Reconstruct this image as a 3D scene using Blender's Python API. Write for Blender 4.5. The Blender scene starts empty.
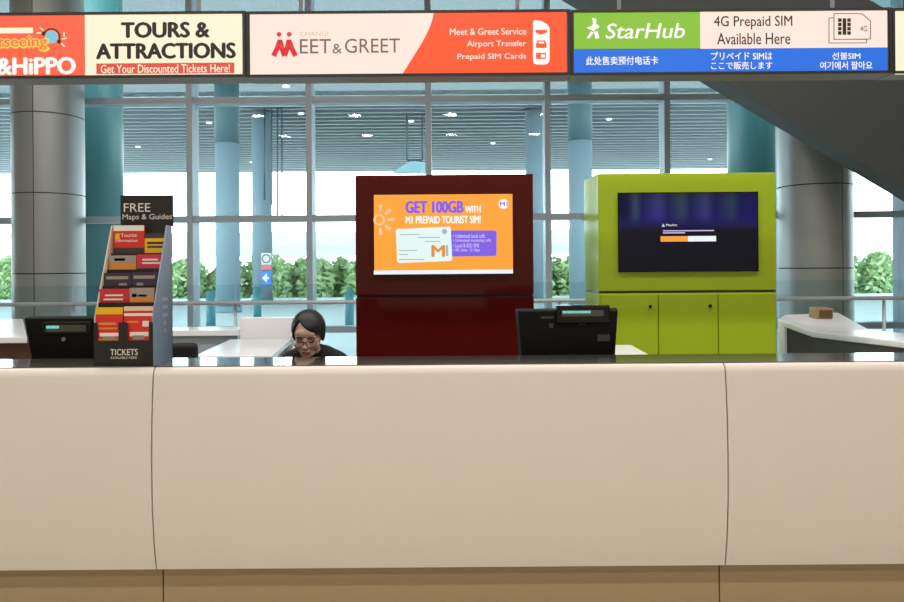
import bpy, bmesh, math, random
from mathutils import Vector, Matrix, Euler
random.seed(7)
D = bpy.data
sc = bpy.context.scene
C = sc.collection
PI = math.pi

# ------------------------------------------------------------------ camera
F, CX, CY, EYE, ROLL = 700.0, 452.0, 266.0, 1.51, 0.0074
cam_data = D.cameras.new('camera')
cam = D.objects.new('camera', cam_data)
C.objects.link(cam)
cam.location = (0, 0, EYE)
cam.rotation_euler = (Matrix.Rotation(PI / 2, 3, 'X') @ Matrix.Rotation(-ROLL, 3, 'Z')).to_euler()
cam_data.sensor_width = 36.0
cam_data.lens = F / 904 * 36.0
cam_data.shift_y = -(301 - CY) / 904
cam_data.clip_end = 400
sc.camera = cam

# ------------------------------------------------------------------ view and world
sc.view_settings.view_transform = 'Standard'
sc.view_settings.look = 'None'
sc.view_settings.gamma = 1.0
sc.view_settings.use_curve_mapping = False
sc.view_settings.exposure = 0.0

def lin(c):
    return tuple((x / 255 / 12.92) if x / 255 <= 0.04045 else ((x / 255 + 0.055) / 1.055) ** 2.4 for x in c)

w = D.worlds.new('overcast_sky')
sc.world = w
w.use_nodes = True
bg = w.node_tree.nodes['Background']
bg.inputs[0].default_value = (*lin((236, 248, 252)), 1)
bg.inputs[1].default_value = 9.0

def area(name, loc, size, power, color, rot=(0, 0, 0)):
    l = D.lights.new(name, 'AREA')
    l.shape = 'RECTANGLE'
    l.size, l.size_y = size
    l.energy = power
    l.color = color
    o = D.objects.new(name, l)
    o.location = loc
    o.rotation_euler = rot
    C.objects.link(o)
    return o
WARM = (1.0, 0.945, 0.89)
for lx in (-5.0, -2.5, 0.0, 2.5, 5.0):
    for ly, lp in ((-3.2, 49), (-0.4, 55), (3.9, 64)):
        l = D.lights.new('ceiling_downlight', 'AREA')
        l.shape = 'DISK'
        l.size = 0.35
        l.energy = lp
        l.color = WARM
        o = D.objects.new('ceiling_downlight', l)
        o.location = (lx, ly, 5.44)
        C.objects.link(o)

# ------------------------------------------------------------------ helpers
def P(px, py, Y):
    """photo pixel -> point at distance Y in front of the camera's stand point"""
    dx, dy = px - CX, CY - py
    c, s = math.cos(-ROLL), math.sin(-ROLL)
    lx, ly = dx * c - dy * s, dx * s + dy * c
    return Vector((lx * Y / F, Y, EYE + ly * Y / F))

MATS = {}
def mat(name, rgb, rough=0.5, metal=0.0, emit=0.0, spec=0.5, coat=0.0, bump=None, vary=None):
    if name in MATS:
        return MATS[name]
    m = D.materials.new(name)
    m.use_nodes = True
    nt = m.node_tree
    b = nt.nodes['Principled BSDF']
    col = (*lin(rgb), 1)
    b.inputs['Base Color'].default_value = col
    b.inputs['Roughness'].default_value = rough
    b.inputs['Metallic'].default_value = metal
    b.inputs['Specular IOR Level'].default_value = spec
    b.inputs['Coat Weight'].default_value = coat
    b.inputs['Coat Roughness'].default_value = 0.03
    if emit:
        b.inputs['Emission Color'].default_value = col
        b.inputs['Emission Strength'].default_value = emit
        b.inputs['Base Color'].default_value = (col[0] * .05, col[1] * .05, col[2] * .05, 1)
    if vary or bump:
        tc = nt.nodes.new('ShaderNodeTexCoord')
        nz = nt.nodes.new('ShaderNodeTexNoise')
        nz.inputs['Scale'].default_value = (vary or bump)[0]
        nz.inputs['Detail'].default_value = 5
        nt.links.new(tc.outputs['Object'], nz.inputs['Vector'])
        if vary:
            mp = nt.nodes.new('ShaderNodeMix')
            mp.data_type = 'RGBA'
            k = vary[1]
            mp.inputs['A'].default_value = (col[0] * (1 - k), col[1] * (1 - k), col[2] * (1 - k), 1)
            mp.inputs['B'].default_value = (min(1, col[0] * (1 + k)), min(1, col[1] * (1 + k)), min(1, col[2] * (1 + k)), 1)
            nt.links.new(nz.outputs['Fac'], mp.inputs['Factor'])
            nt.links.new(mp.outputs['Result'], b.inputs['Base Color'])
        if bump:
            bp = nt.nodes.new('ShaderNodeBump')
            bp.inputs['Strength'].default_value = bump[1]
            bp.inputs['Distance'].default_value = 0.005
            nt.links.new(nz.outputs['Fac'], bp.inputs['Height'])
            nt.links.new(bp.outputs['Normal'], b.inputs['Normal'])
    MATS[name] = m
    return m

def glass(name, tint, refl=0.5, rough=0.0):
    m = D.materials.new(name)
    m.use_nodes = True
    nt = m.node_tree
    for n in list(nt.nodes):
        if n.type != 'OUTPUT_MATERIAL':
            nt.nodes.remove(n)
    out = nt.nodes['Material Output']
    tr = nt.nodes.new('ShaderNodeBsdfTransparent')
    tr.inputs[0].default_value = (*tint, 1)
    gl = nt.nodes.new('ShaderNodeBsdfGlossy')
    gl.inputs['Roughness'].default_value = rough
    gl.inputs['Color'].default_value = (refl, refl, refl, 1)
    fr = nt.nodes.new('ShaderNodeFresnel')
    fr.inputs[0].default_value = 1.45
    mx = nt.nodes.new('ShaderNodeMixShader')
    ge = nt.nodes.new('ShaderNodeNewGeometry')
    ml = nt.nodes.new('ShaderNodeMath')
    ml.operation = 'SUBTRACT'
    ml.use_clamp = True
    nt.links.new(fr.outputs[0], ml.inputs[0])
    nt.links.new(ge.outputs['Backfacing'], ml.inputs[1])
    nt.links.new(ml.outputs[0], mx.inputs[0])
    nt.links.new(tr.outputs[0], mx.inputs[1])
    nt.links.new(gl.outputs[0], mx.inputs[2])
    nt.links.new(mx.outputs[0], out.inputs[0])
    MATS[name] = m
    return m

ORG = {}
def place(o, verts_world=None, parent=None):
    pass

class MB:
    def __init__(s):
        s.bm = bmesh.new()
    def face(s, pts):
        vs = [s.bm.verts.new(p) for p in pts]
        return s.bm.faces.new(vs)
    def box(s, a, b):
        x0, y0, z0 = [min(a[i], b[i]) for i in range(3)]
        x1, y1, z1 = [max(a[i], b[i]) for i in range(3)]
        s.hexa([(x0, y0, z0), (x1, y0, z0), (x1, y1, z0), (x0, y1, z0)], [(x0, y0, z1), (x1, y0, z1), (x1, y1, z1), (x0, y1, z1)])
        return s
    def hexa(s, bot, top):
        """loft between two loops with the same number of points"""
        n = len(bot)
        vb = [s.bm.verts.new(p) for p in bot]
        vt = [s.bm.verts.new(p) for p in top]
        s.bm.faces.new(vb[::-1])
        s.bm.faces.new(vt)
        for i in range(n):
            j = (i + 1) % n
            s.bm.faces.new((vb[i], vb[j], vt[j], vt[i]))
        return s
    def prism(s, loop, d):
        d = Vector(d)
        return s.hexa([Vector(p) for p in loop], [Vector(p) + d for p in loop])
    def cyl(s, c, r, h, n=32, r2=None, axis='Z', smooth=True):
        c = Vector(c)
        r2 = r if r2 is None else r2
        def pt(rr, a, t):
            u, v = rr * math.cos(a), rr * math.sin(a)
            return c + (Vector((u, v, t)) if axis == 'Z' else Vector((u, t, v)) if axis == 'Y' else Vector((t, u, v)))
        n0 = len(s.bm.faces)
        s.hexa([pt(r, 2 * PI * i / n, 0) for i in range(n)], [pt(r2, 2 * PI * i / n, h) for i in range(n)])
        s.bm.faces.ensure_lookup_table()
        for f in s.bm.faces[n0 + 2:]:
            f.smooth = smooth
        return s
    def tube(s, pts, r, n=10):
        pts = [Vector(p) for p in pts]
        rings = []
        for i, p in enumerate(pts):
            d = (pts[min(i + 1, len(pts) - 1)] - pts[max(i - 1, 0)]).normalized()
            up = Vector((0, 0, 1)) if abs(d.z) < .9 else Vector((1, 0, 0))
            a = d.cross(up).normalized()
            b = d.cross(a)
            rings.append([s.bm.verts.new(p + (a * math.cos(2 * PI * k / n) + b * math.sin(2 * PI * k / n)) * r) for k in range(n)])
        for A, B in zip(rings, rings[1:]):
            for k in range(n):
                f = s.bm.faces.new((A[k], A[(k + 1) % n], B[(k + 1) % n], B[k]))
                f.smooth = True
        s.bm.faces.new(rings[0][::-1])
        s.bm.faces.new(rings[-1])
        return s
    def ball(s, c, r, seg=20, rings=12):
        m = Matrix.Translation(c) @ Matrix.Diagonal((*(r if hasattr(r, '__len__') else (r, r, r)), 1))
        res = bmesh.ops.create_uvsphere(s.bm, u_segments=seg, v_segments=rings, radius=1, matrix=m)
        for v in res['verts']:
            for f in v.link_faces:
                f.smooth = True
        return s
    def disc(s, c, r, n=24):
        """flat disc facing -Y"""
        c = Vector(c)
        s.face([c + Vector((r * math.cos(-2 * PI * i / n), 0, r * math.sin(-2 * PI * i / n))) for i in range(n)][::-1])
        return s
    def build(s, name, m, parent=None, bevel=0.0, seg=2, recalc=True):
        bm = s.bm
        if recalc:
            bmesh.ops.recalc_face_normals(bm, faces=bm.faces)
        me = D.meshes.new(name)
        o = D.objects.new(name, me)
        C.objects.link(o)
        if parent is not None:
            org = ORG[parent.name]
            o.parent = parent
            o.location = (0, 0, 0)
        else:
            lo = Vector([min(v.co[i] for v in bm.verts) for i in range(3)])
            hi = Vector([max(v.co[i] for v in bm.verts) for i in range(3)])
            org = Vector(((lo.x + hi.x) / 2, (lo.y + hi.y) / 2, lo.z))
            o.location = org
        ORG[o.name] = org
        bmesh.ops.translate(bm, verts=bm.verts, vec=-org)
        bm.to_mesh(me)
        bm.free()
        me.materials.append(m)
        if bevel:
            b = o.modifiers.new('bevel', 'BEVEL')
            b.width = bevel
            b.segments = seg
            b.limit_method = 'ANGLE'
            b.angle_limit = math.radians(40)
            b.harden_normals = False
        return o

def tag(o, label, cat, group=None, kind=None):
    o['label'] = label
    o['category'] = cat
    if group:
        o['group'] = group
    if kind:
        o['kind'] = kind
    return o
def thing(name, label, cat, loc, group=None):
    o = D.objects.new(name, None)
    C.objects.link(o)
    o.location = loc
    ORG[o.name] = Vector(loc)
    return tag(o, label, cat, group)
def struct(o):
    o['kind'] = 'structure'
    return o
def dup(root, loc, label=None, rz=None):
    def cp(o, par):
        c = o.copy()
        C.objects.link(c)
        if par is not None:
            c.parent = par
        for ch in list(o.children):
            cp(ch, c)
        return c
    r = cp(root, None)
    r.location = loc
    if rz is not None:
        r.rotation_euler = (0, 0, rz)
    if label:
        r['label'] = label
    return r

def rect(mb, x0, y0, x1, y1, Y, t=0.003):
    """upright rectangle given by two photo corners on the plane at distance Y, t thick towards the viewer"""
    a, b = P(x0, y0, Y), P(x1, y1, Y)
    a.z, b.z = P((x0 + x1) / 2, y0, Y).z, P((x0 + x1) / 2, y1, Y).z
    return mb.box((a.x, Y - t, a.z), (b.x, Y, b.z))
def text(name, s, box, Y, m, parent, bold=0.0, shear=0.0, thick=0.002, keep=False):
    """lettering fitted into a box (photo corners) on the plane at distance Y, facing the viewer"""
    cu = D.curves.new(name, 'FONT')
    cu.body = s
    cu.size = 1
    cu.shear = shear
    cu.resolution_u = 3
    to = D.objects.new(name, cu)
    C.objects.link(to)
    bpy.context.view_layer.update()
    dg = bpy.context.evaluated_depsgraph_get()
    me = D.meshes.new_from_object(to.evaluated_get(dg))
    D.objects.remove(to)
    a, b = P(box[0], box[3], Y), P(box[2], box[1], Y)
    a.z, b.z = P((box[0] + box[2]) / 2, box[3], Y).z, P((box[0] + box[2]) / 2, box[1], Y).z
    xs = [v.co.x for v in me.vertices]
    ys = [v.co.y for v in me.vertices]
    sx = (b.x - a.x) / (max(xs) - min(xs))
    sy = (b.z - a.z) / (max(ys) - min(ys))
    if keep:
        sx = sy = min(sx, sy)
    x0, y0 = min(xs), min(ys)
    org = ORG[parent.name]
    for v in me.vertices:
        v.co = Vector((a.x + (v.co.x - x0) * sx, Y - thick, a.z + (v.co.y - y0) * sy)) - org
    if bold:
        bb = bmesh.new()
        d = bold * 22 * abs(a.z - b.z) * .5 * .18
        for k, (ox, oz) in enumerate(((0, 0), (d, 0), (-d, 0), (0, d * .6), (0, -d * .6))):
            c2 = me.copy()
            c2.transform(Matrix.Translation((ox, -.0001 * k, oz)))
            bb.from_mesh(c2)
        bb.to_mesh(me)
        bb.free()
    me.materials.clear()
    me.materials.append(m)
    o = D.objects.new(name, me)
    C.objects.link(o)
    o.parent = parent
    ORG[o.name] = org
    return o

# ------------------------------------------------------------------ materials
mat('counter_white', (221, 213, 203), .42, vary=(3, .02))
mat('plinth_beige', (172, 151, 116), .35)
mat('gap_dark', (40, 34, 28), .8)
mat('stone_black', (84, 82, 78), .06, spec=.8, vary=(40, .15))
mat('desk_white', (244, 244, 247), .25)
mat('wood_dark', (70, 45, 30), .5, vary=(9, .25))
mat('wood_grey', (74, 70, 64), .55, vary=(7, .2))
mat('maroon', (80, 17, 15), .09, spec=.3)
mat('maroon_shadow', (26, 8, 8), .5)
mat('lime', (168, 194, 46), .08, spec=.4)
mat('lime_shadow', (70, 84, 8), .5)
mat('black_plastic', (8, 8, 9), .4, spec=.25)
mat('black_gloss', (10, 10, 11), .18)
mat('grey_label', (120, 120, 112), .5)
mat('frame_dark', (34, 32, 28), .45)
mat('sign_under', (120, 122, 122), .5)
mat('alu', (158, 170, 180), .45)
mat('steel', (190, 196, 200), .35, metal=.3)
mat('clad', (150, 153, 153), .42, metal=.5, vary=(1.2, .04))
mat('clad_gap', (40, 42, 42), .7)
mat('esc', (52, 58, 58), .6, vary=(1, .04))
mat('concrete_blue', (124, 144, 154), .7)
mat('column_teal', (50, 98, 100), .4)
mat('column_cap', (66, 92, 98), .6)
mat('soffit', (144, 152, 154), .7)
mat('slat', (100, 112, 116), .6)
mat('soffit_light', (214, 224, 224), .7)
mat('road', (226, 228, 228), .8)
mat('pale_concrete', (236, 236, 232), .8)
mat('bollard', (70, 120, 130), .5)
mat('leaf', (196, 224, 166), .65, vary=(1.6, .4))
mat('twig', (130, 140, 110), .8)
mat('floor_tile', (200, 190, 170), .3, vary=(2, .05))
mat('hall_wall', (176, 166, 150), .7)
mat('ceiling', (170, 165, 156), .8)
mat('skin', (206, 170, 152), .5)
mat('hair', (13, 11, 11), .5)
mat('cloth_black', (20, 20, 24), .85)
mat('lip', (170, 90, 84), .5)
mat('eye_dark', (25, 20, 20), .3)
mat('wire_dark', (30, 30, 32), .35, metal=.6)
mat('card_black', (24, 23, 22), .45)
mat('card_cream', (214, 196, 174), .5)
mat('panel_blue_grey', (126, 146, 172), .35)
mat('paper_white', (226, 222, 214), .6)
mat('print_white', (222, 216, 206), .6)
mat('red_print', (206, 42, 34), .5)
mat('yellow_print', (222, 178, 22), .5)
mat('orange_print', (214, 134, 56), .5)
mat('pink_print', (200, 44, 78), .5)
mat('purple_print', (56, 44, 66), .5)
mat('crimson_print', (190, 40, 48), .5)
mat('dark_print', (58, 50, 50), .5)
mat('grey_print', (150, 140, 130), .5)
mat('brown_box', (158, 130, 98), .5, vary=(8, .1))
mat('brown_dark', (92, 66, 40), .5)
mat('seat_black', (18, 18, 20), .7)
mat('cable_black', (16, 16, 18), .5)
E = lambda n, rgb, k=1.0: mat(n, rgb, .4, emit=k)
E('e_cream', (254, 240, 208)); E('e_red', (250, 98, 66)); E('e_pinkwhite', (253, 228, 216)); E('e_orange_red', (252, 84, 36))
E('e_green', (132, 190, 48)); E('e_blue', (22, 108, 222)); E('e_white', (255, 250, 244)); E('e_redbar', (226, 74, 62))
E('e_crimson', (222, 48, 54)); E('e_greybrown', (120, 92, 88)); E('e_tan', (214, 178, 150)); E('e_yellow', (252, 206, 84)); E('e_sky', (122, 196, 214))
E('e_screen_orange', (255, 164, 60)); E('e_violet', (126, 96, 226)); E('e_card', (226, 246, 242)); E('e_card_orange', (232, 140, 62))
E('e_sunpale', (255, 198, 150)); E('e_lilac', (214, 200, 246)); E('e_bar_orange', (246, 160, 66)); E('e_bar_white', (236, 244, 252))
E('e_cyan', (130, 214, 208)); E('e_olive', (96, 94, 84), .8); E('e_disc', (255, 255, 250), 2.0)
mat('ink', (36, 30, 26), .5)
WINDOW = glass('window_glass', (.90, .965, .975), .45)
SKYGLASS = glass('roof_glass', (.27, .29, .295), .1)
RAILGLASS = glass('rail_glass', (.90, .955, .96), .5)

# ------------------------------------------------------------------ the hall
struct(MB().box((-12, -7, -.1), (12, 8.7, 0)).build('floor', MATS['floor_tile']))
struct(MB().box((-12, -7, 5.5), (12, 9.1, 5.7)).build('ceiling', MATS['ceiling']))
struct(MB().box((-12.2, -7, 0), (-12, 9.1, 5.5)).build('wall_left', MATS['hall_wall']))
struct(MB().box((12, -7, 0), (12.2, 9.1, 5.5)).build('wall_right', MATS['hall_wall']))
struct(MB().box((-12, -7.2, 0), (12, -7, 5.5)).build('wall_back', MATS['hall_wall']))

# glass facade: one window per bay, its mullion and transoms as parts
YW = 8.79
PITCH = 119.6 * YW / F
X0 = (190 - CX) * YW / F
ZT = [0.03, 0.72, 2.125, 3.62, 5.12, 5.46]
for k in range(-5, 9):
    xa, xb = X0 + k * PITCH, X0 + (k + 1) * PITCH
    if xa < -11.9 or xb > 11.9:
        continue
    g = struct(MB().box((xa + .03, YW + .10, 0), (xb - .03, YW + .112, 5.5)).build('window_%d' % (k + 6), WINDOW))
    MB().box((xa - .037, YW, 0), (xa + .037, YW + .24, 5.5)).build('mullion', MATS['alu'], g)
    for z in ZT:
        MB().box((xa + .037, YW + .02, z - .04), (xb - .037, YW + .2, z + .04)).build('transom', MATS['alu'], g)

# round pillars with metal cladding
def pillar(x, y, r, label, joint_deg):
    t = thing('pillar', label, 'pillar', (x, y, 0))
    MB().cyl((x, y, 0), r - .012, 5.5, 48).build('core', MATS['clad_gap'], t)
    zs = [0, .53, 1.457, 2.38, 3.30, 4.23, 5.5]
    for z0, z1 in zip(zs, zs[1:]):
        b = MB()
        n = 28
        for half in range(2):
            a0 = math.radians(joint_deg) + half * PI
            ang = [a0 + .010 + (PI - .020) * i / n for i in range(n + 1)]
            lo = [b.bm.verts.new((x + r * math.cos(a), y + r * math.sin(a), z0 + .006)) for a in ang]
            hi = [b.bm.verts.new((x + r * math.cos(a), y + r * math.sin(a), z1 - .006)) for a in ang]
            for i in range(n):
                f = b.bm.faces.new((lo[i], lo[i + 1], hi[i + 1], hi[i]))
                f.smooth = True
        b.build('cladding_panel', MATS['clad'], t)
    return t
def ang_for(px, x, y, r):
    """compass angle on the pillar where its visible joint falls at photo column px"""
    best = None
    for i in range(3600):
        a = 2 * PI * i / 3600
        q = (x + r * math.cos(a), y + r * math.sin(a))
        if q[0] * math.cos(a) + q[1] * math.sin(a) > 0:
            continue
        e = abs(CX + q[0] / q[1] * F - px)
        if best is None or e < best[0]:
            best = (e, math.degrees(a))
    return best[1]
xl, yl = -4.785, 8.32
xr, yr = 4.14, 7.98
pillar(xl, yl, .385, 'grey metal clad round pillar behind the brochure stand', ang_for(34, xl, yl, .385))
pillar(xr, yr, .385, 'grey metal clad round pillar under the dark escalator', ang_for(843, xr, yr, .385))

# glass balustrade before the facade
YB = 7.42
t = thing('balustrade', 'clear glass balustrade with a metal handrail before the tall windows', 'railing', (0, YB, 0))
zr = EYE + (CY - 301) * YB / F
for k in range(-4, 5):
    xa = (235 - CX) * YB / F + k * 1.72
    MB().box((xa + .012, YB, .05), (xa + 1.708, YB + .014, EYE - 17 * YB / F)).build('glass_panel', RAILGLASS, t)
    MB().cyl((xa, YB + .007, 0), .016, zr, 14).build('post', MATS['steel'], t)
MB().tube([(-8, YB - .05, zr), (9, YB - .05, zr)], .021, 12).build('handrail', MATS['steel'], t)
MB().box((-8, YB - .02, 0), (9, YB + .034, .06)).build('base_rail', MATS['alu'], t)

# ------------------------------------------------------------------ outside
struct(MB().box((-60, 9.1, -.12), (60, 120, -.02)).build('ground', MATS['road']))
t = thing('canopy', 'grey slatted canopy roof over the drop-off road outside', 'canopy', (0, 30, 8))
b = MB().box((-34, 27.2, 8.12), (34, 47.5, 8.3))
b.build('soffit', MATS['soffit'], t)
b = MB()
y = 27.6
while y < 47.3:
    b.box((-34, y, 7.94), (34, y + .22, 8.10))
    y += .78
b.build('slat_grille', MATS['slat'], t)
MB().box((-34, 9.3, 8.12), (34, 27.0, 8.14)).build('glass_roof', SKYGLASS, t)
MB().box((-34, 27.0, 7.75), (34, 27.2, 8.3)).build('fascia', MATS['soffit_light'], t)
for (px, py) in ((209, 122.6), (286, 86), (301, 113.4), (252, 162), (411, 121), (493, 143), (609, 119), (710, 159), (138, 146.6)):
    q = P(px, py, 1.0)
    sc_ = (7.92 - EYE) / (q.z - EYE)
    x, y = q.x * sc_, sc_
    o = MB().cyl((x, y, 7.885), .12, .05, 20).build('glow_disc', MATS['e_disc'])  # small emissive white disc just below the slats
    tag(o, 'small round glowing white disc below the slatted canopy outside', 'light', 'discs below the canopy')

def out_column(x, y, r, h, label, m, cap=None):
    t = thing('canopy_column', label, 'column', (x, y, 0))
    MB().cyl((x, y, -.05), r, (cap or h) + .05, 36).build('shaft', m, t)
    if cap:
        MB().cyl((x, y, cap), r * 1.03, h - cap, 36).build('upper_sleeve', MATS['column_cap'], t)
    MB().cyl((x, y, -.05), r * 1.12, .25, 36).build('base_collar', m, t)
    return t
out_column((97 - CX) * 11.2 / F, 11.2, .40, 8.1, 'teal round column outside beyond the brochure stand', MATS['column_teal'])
out_column((756 - CX) * 11.2 / F, 11.2, .42, 8.1, 'teal round column outside above the lime green kiosk', MATS['column_teal'])
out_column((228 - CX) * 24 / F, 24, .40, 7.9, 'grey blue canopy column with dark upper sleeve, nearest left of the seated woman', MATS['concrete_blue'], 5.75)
tcol = out_column((262.5 - CX) * 29 / F, 29, .40, 7.9, 'grey blue canopy column carrying the traffic sign plates', MATS['concrete_blue'])
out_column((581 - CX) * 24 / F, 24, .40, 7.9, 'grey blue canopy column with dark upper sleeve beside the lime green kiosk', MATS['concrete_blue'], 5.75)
out_column((536 - CX) * 29 / F, 29, .40, 7.9, 'grey blue canopy column just past the maroon kiosk edge', MATS['concrete_blue'])

# traffic sign plates on the column
MATS_SIGN_Y = 28.635
t = thing('traffic_sign', 'white and blue traffic sign plates strapped to an outdoor column', 'sign', P(266, 285, MATS_SIGN_Y))
rect(MB(), 261, 253, 271.5, 264.5, MATS_SIGN_Y, .03).build('round_sign_plate', mat('plate_white', (226, 226, 226), .5), t)
b = MB(); c = P(266.2, 258.7, MATS_SIGN_Y - .05)
n = 24
for i in range(n):
    a0, a1 = 2 * PI * i / n, 2 * PI * (i + 1) / n
    b.face([c + Vector((r * math.cos(a), 0, r * math.sin(a))) for r, a in ((.13, a0), (.19, a0), (.19, a1), (.13, a1))])
b.build('ring', mat('sign_grey', (120, 120, 128), .5), t)
rect(MB(), 261, 265, 271.5, 270, MATS_SIGN_Y, .03).build('red_plate', mat('plate_red', (206, 110, 112), .5), t)
rect(MB(), 261, 271, 271.5, 285, MATS_SIGN_Y, .03).build('blue_plate', mat('plate_blue', (60, 118, 206), .5), t)
b = MB()
rect(b, 262.5, 277, 269, 279, MATS_SIGN_Y - .035, .004)
a = P(262, 278, MATS_SIGN_Y - .037)
b.face([a, a + Vector((.2, 0, .2)), a + Vector((.2, 0, -.2))])
b.build('arrow', MATS['plate_white'], t)

# hanging rods and the hung sign under the canopy
for i, (px, y0, y1) in enumerate(((264.5, 111, 200), (271.5, 117, 205), (277.5, 124, 222), (282, 131, 228))):
    Yr = 28.2
    a, b_ = P(px, y0, Yr), P(px, y1, Yr)
    a.z = 8.1
    o = MB().tube([a, b_], .035, 8).build('hanging_rod', mat('rod', (70, 84, 92), .5))
    tag(o, 'thin dark rod hanging from the slatted canopy outside', 'rod', 'rods hanging from the canopy')
Ys = 29.5
t = thing('hanging_sign', 'dark rod frame hung from the canopy with a teal gabled box', 'sign', P(409, 171, Ys))
b = MB()
for px in (407, 422.5):
    a, b_ = P(px, 160, Ys), P(px, 160, Ys)
    a.z = 8.1
    b.tube([a, b_], .04, 8)
b.tube([P(407, 160, Ys), P(422.5, 160, Ys)], .05, 8)
b.build('rod_frame', MATS['rod'], t)
b = MB()
b.prism([P(393, 172, Ys), P(426, 172, Ys), P(426, 163, Ys), P(412, 160.5, Ys), P(405, 164, Ys)], (0, .5, 0))
b.build('sign_box', mat('box_teal', (150, 190, 200), .5), t)

# far parapet of the viaduct
t = thing('viaduct', 'pale concrete viaduct parapet behind the green hedge', 'bridge', (0, 46, 0))
MB().box((-45, 46, 2.25), (45, 47, 2.72)).build('deck_edge', MATS['pale_concrete'], t)
MB().box((-45, 46.3, 2.72), (45, 46.6, 3.85)).build('parapet', mat('parapet', (250, 250, 246), .8), t)
for i in range(-5, 6):
    MB().box((i * 8.5 - .5, 46.2, -.05), (i * 8.5 + .5, 46.9, 2.25)).build('pier', MATS['pale_concrete'], t)

# hedge of single bushes
def bush_mesh(seed, rx, ry, h, n):
    rnd = random.Random(seed)
    b = MB()
    for i in range(n):
        th = rnd.uniform(0, 2 * PI)
        u = rnd.random() ** .5
        zz = rnd.random() ** .8
        prof = (1 - zz ** 7) ** .5 * (.85 + .15 * math.sin(3 * th + seed))
        q = Vector((rx * u * prof * math.cos(th), ry * u * prof * math.sin(th), .08 + zz * h * (.85 + .15 * math.sin(2.3 * th + seed * 2))))
        L = rnd.uniform(.12, .24)
        R = Euler((rnd.uniform(-1.2, 1.2), rnd.uniform(-1.2, 1.2), rnd.uniform(0, 6.28))).to_matrix()
        b.face([q + R @ Vector(p) for p in ((-L * .45, 0, 0), (0, -L, 0), (L * .45, 0, .02), (0, L, 0))])
    return b
protos = []
for s_ in range(3):
    r0 = thing('bush', 'bushy green shrub, one of the hedge across the road', 'shrub', (0, 0, 0), 'shrubs of the hedge outside')
    bush_mesh(s_ + 1, .95, .8, 1.85 + .1 * s_, 900).build('foliage', MATS['leaf'], r0, recalc=False)
    b = MB()
    for q in range(4):
        a = q * 1.7 + s_
        b.tube([(0, 0, -.05), (.15 * math.cos(a), .15 * math.sin(a), .7), (.5 * math.cos(a), .45 * math.sin(a), 1.5)], .03, 6)
    b.build('stem_cluster', MATS['twig'], r0)
    protos.append(r0)
k = 0
for row, (yy, off) in enumerate(((32.0, 0), (33.9, .99), (35.8, .5))):
    x = -24 + off
    while x < 24:
        loc = (x, yy + .12 * math.sin(k * 2.1), -.03)
        if k < 3:
            o = protos[k]
            o.location = loc
        else:
            o = dup(protos[k % 3], loc, rz=PI * (k % 2))
        if row:
            o.scale = (1, 1, 1.0 + .06 * math.sin(k * 2.0))
        x += 1.98
        k += 1
struct(MB().box((-40, 30.8, -.05), (40, 31.0, .16)).build('kerb', MATS['pale_concrete']))
for (px, py, Y, lab) in ((211, 328, 17.2, 'teal post bollard outside beside the brochure stand'),
                         (257.5, 317, 20.7, 'teal post bollard on the far side of the white desk'),
                         (349.5, 326.5, 17.2, 'teal post bollard outside beside the maroon kiosk')):
    q = P(px, py, Y)
    t = thing('bollard', lab, 'bollard', (q.x, q.y, -.02))
    MB().cyl((q.x, q.y, -.03), .11, .93, 24).build('post', MATS['bollard'], t)
    MB().ball((q.x, q.y, .90), (.11, .11, .05)).build('cap', MATS['bollard'], t)
    

# ------------------------------------------------------------------ escalator
YE0, YE1 = 6.72, 7.0
sl = math.tan(math.radians(30.9))
pa = P(697, 80, YE1)
t = thing('escalator', 'dark grey escalator truss slanting down above the far desk', 'escalator', (8.2, (YE0 + YE1) / 2, 0))
def ez(x, off=0.0):
    return pa.z - (x - pa.x) * sl + off
xa_, xb_ = -0.6, 8.0
prof = [(xa_, ez(xa_)), (xb_, ez(xb_)), (xb_, ez(xb_, 1.62)), (xa_, ez(xa_, 1.62))]
prof = [(x, max(0.0, min(5.48, z))) for x, z in ((pa.x - (5.48 - pa.z) / sl, 5.48), (pa.x + pa.z / sl, 0.0), (pa.x + (pa.z + 1.62) / sl, 0.0), (pa.x - (5.48 - pa.z - 1.62) / sl, 5.48))]
MB().prism([(x, YE0, z) for x, z in prof], (0, YE1 - YE0, 0)).build('truss', MATS['esc'], t)
xg0, xg1 = pa.x - (5.48 - pa.z - 1.62) / sl + 1.4, pa.x + (pa.z + 1.62) / sl - 1.5
for yy in (YE0 + .05, YE1 - .07):
    MB().prism([(xg0, yy, ez(xg0, 1.62)), (xg1, yy, ez(xg1, 1.62)), (xg1, yy, ez(xg1, 2.4)), (xg0, yy, ez(xg0, 2.4))], (0, .015, 0)).build('glass_side', RAILGLASS, t)
    MB().tube([(xg0, yy, ez(xg0, 2.42)), (xg1, yy, ez(xg1, 2.42))], .04, 10).build('handrail', MATS['black_plastic'], t)

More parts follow.
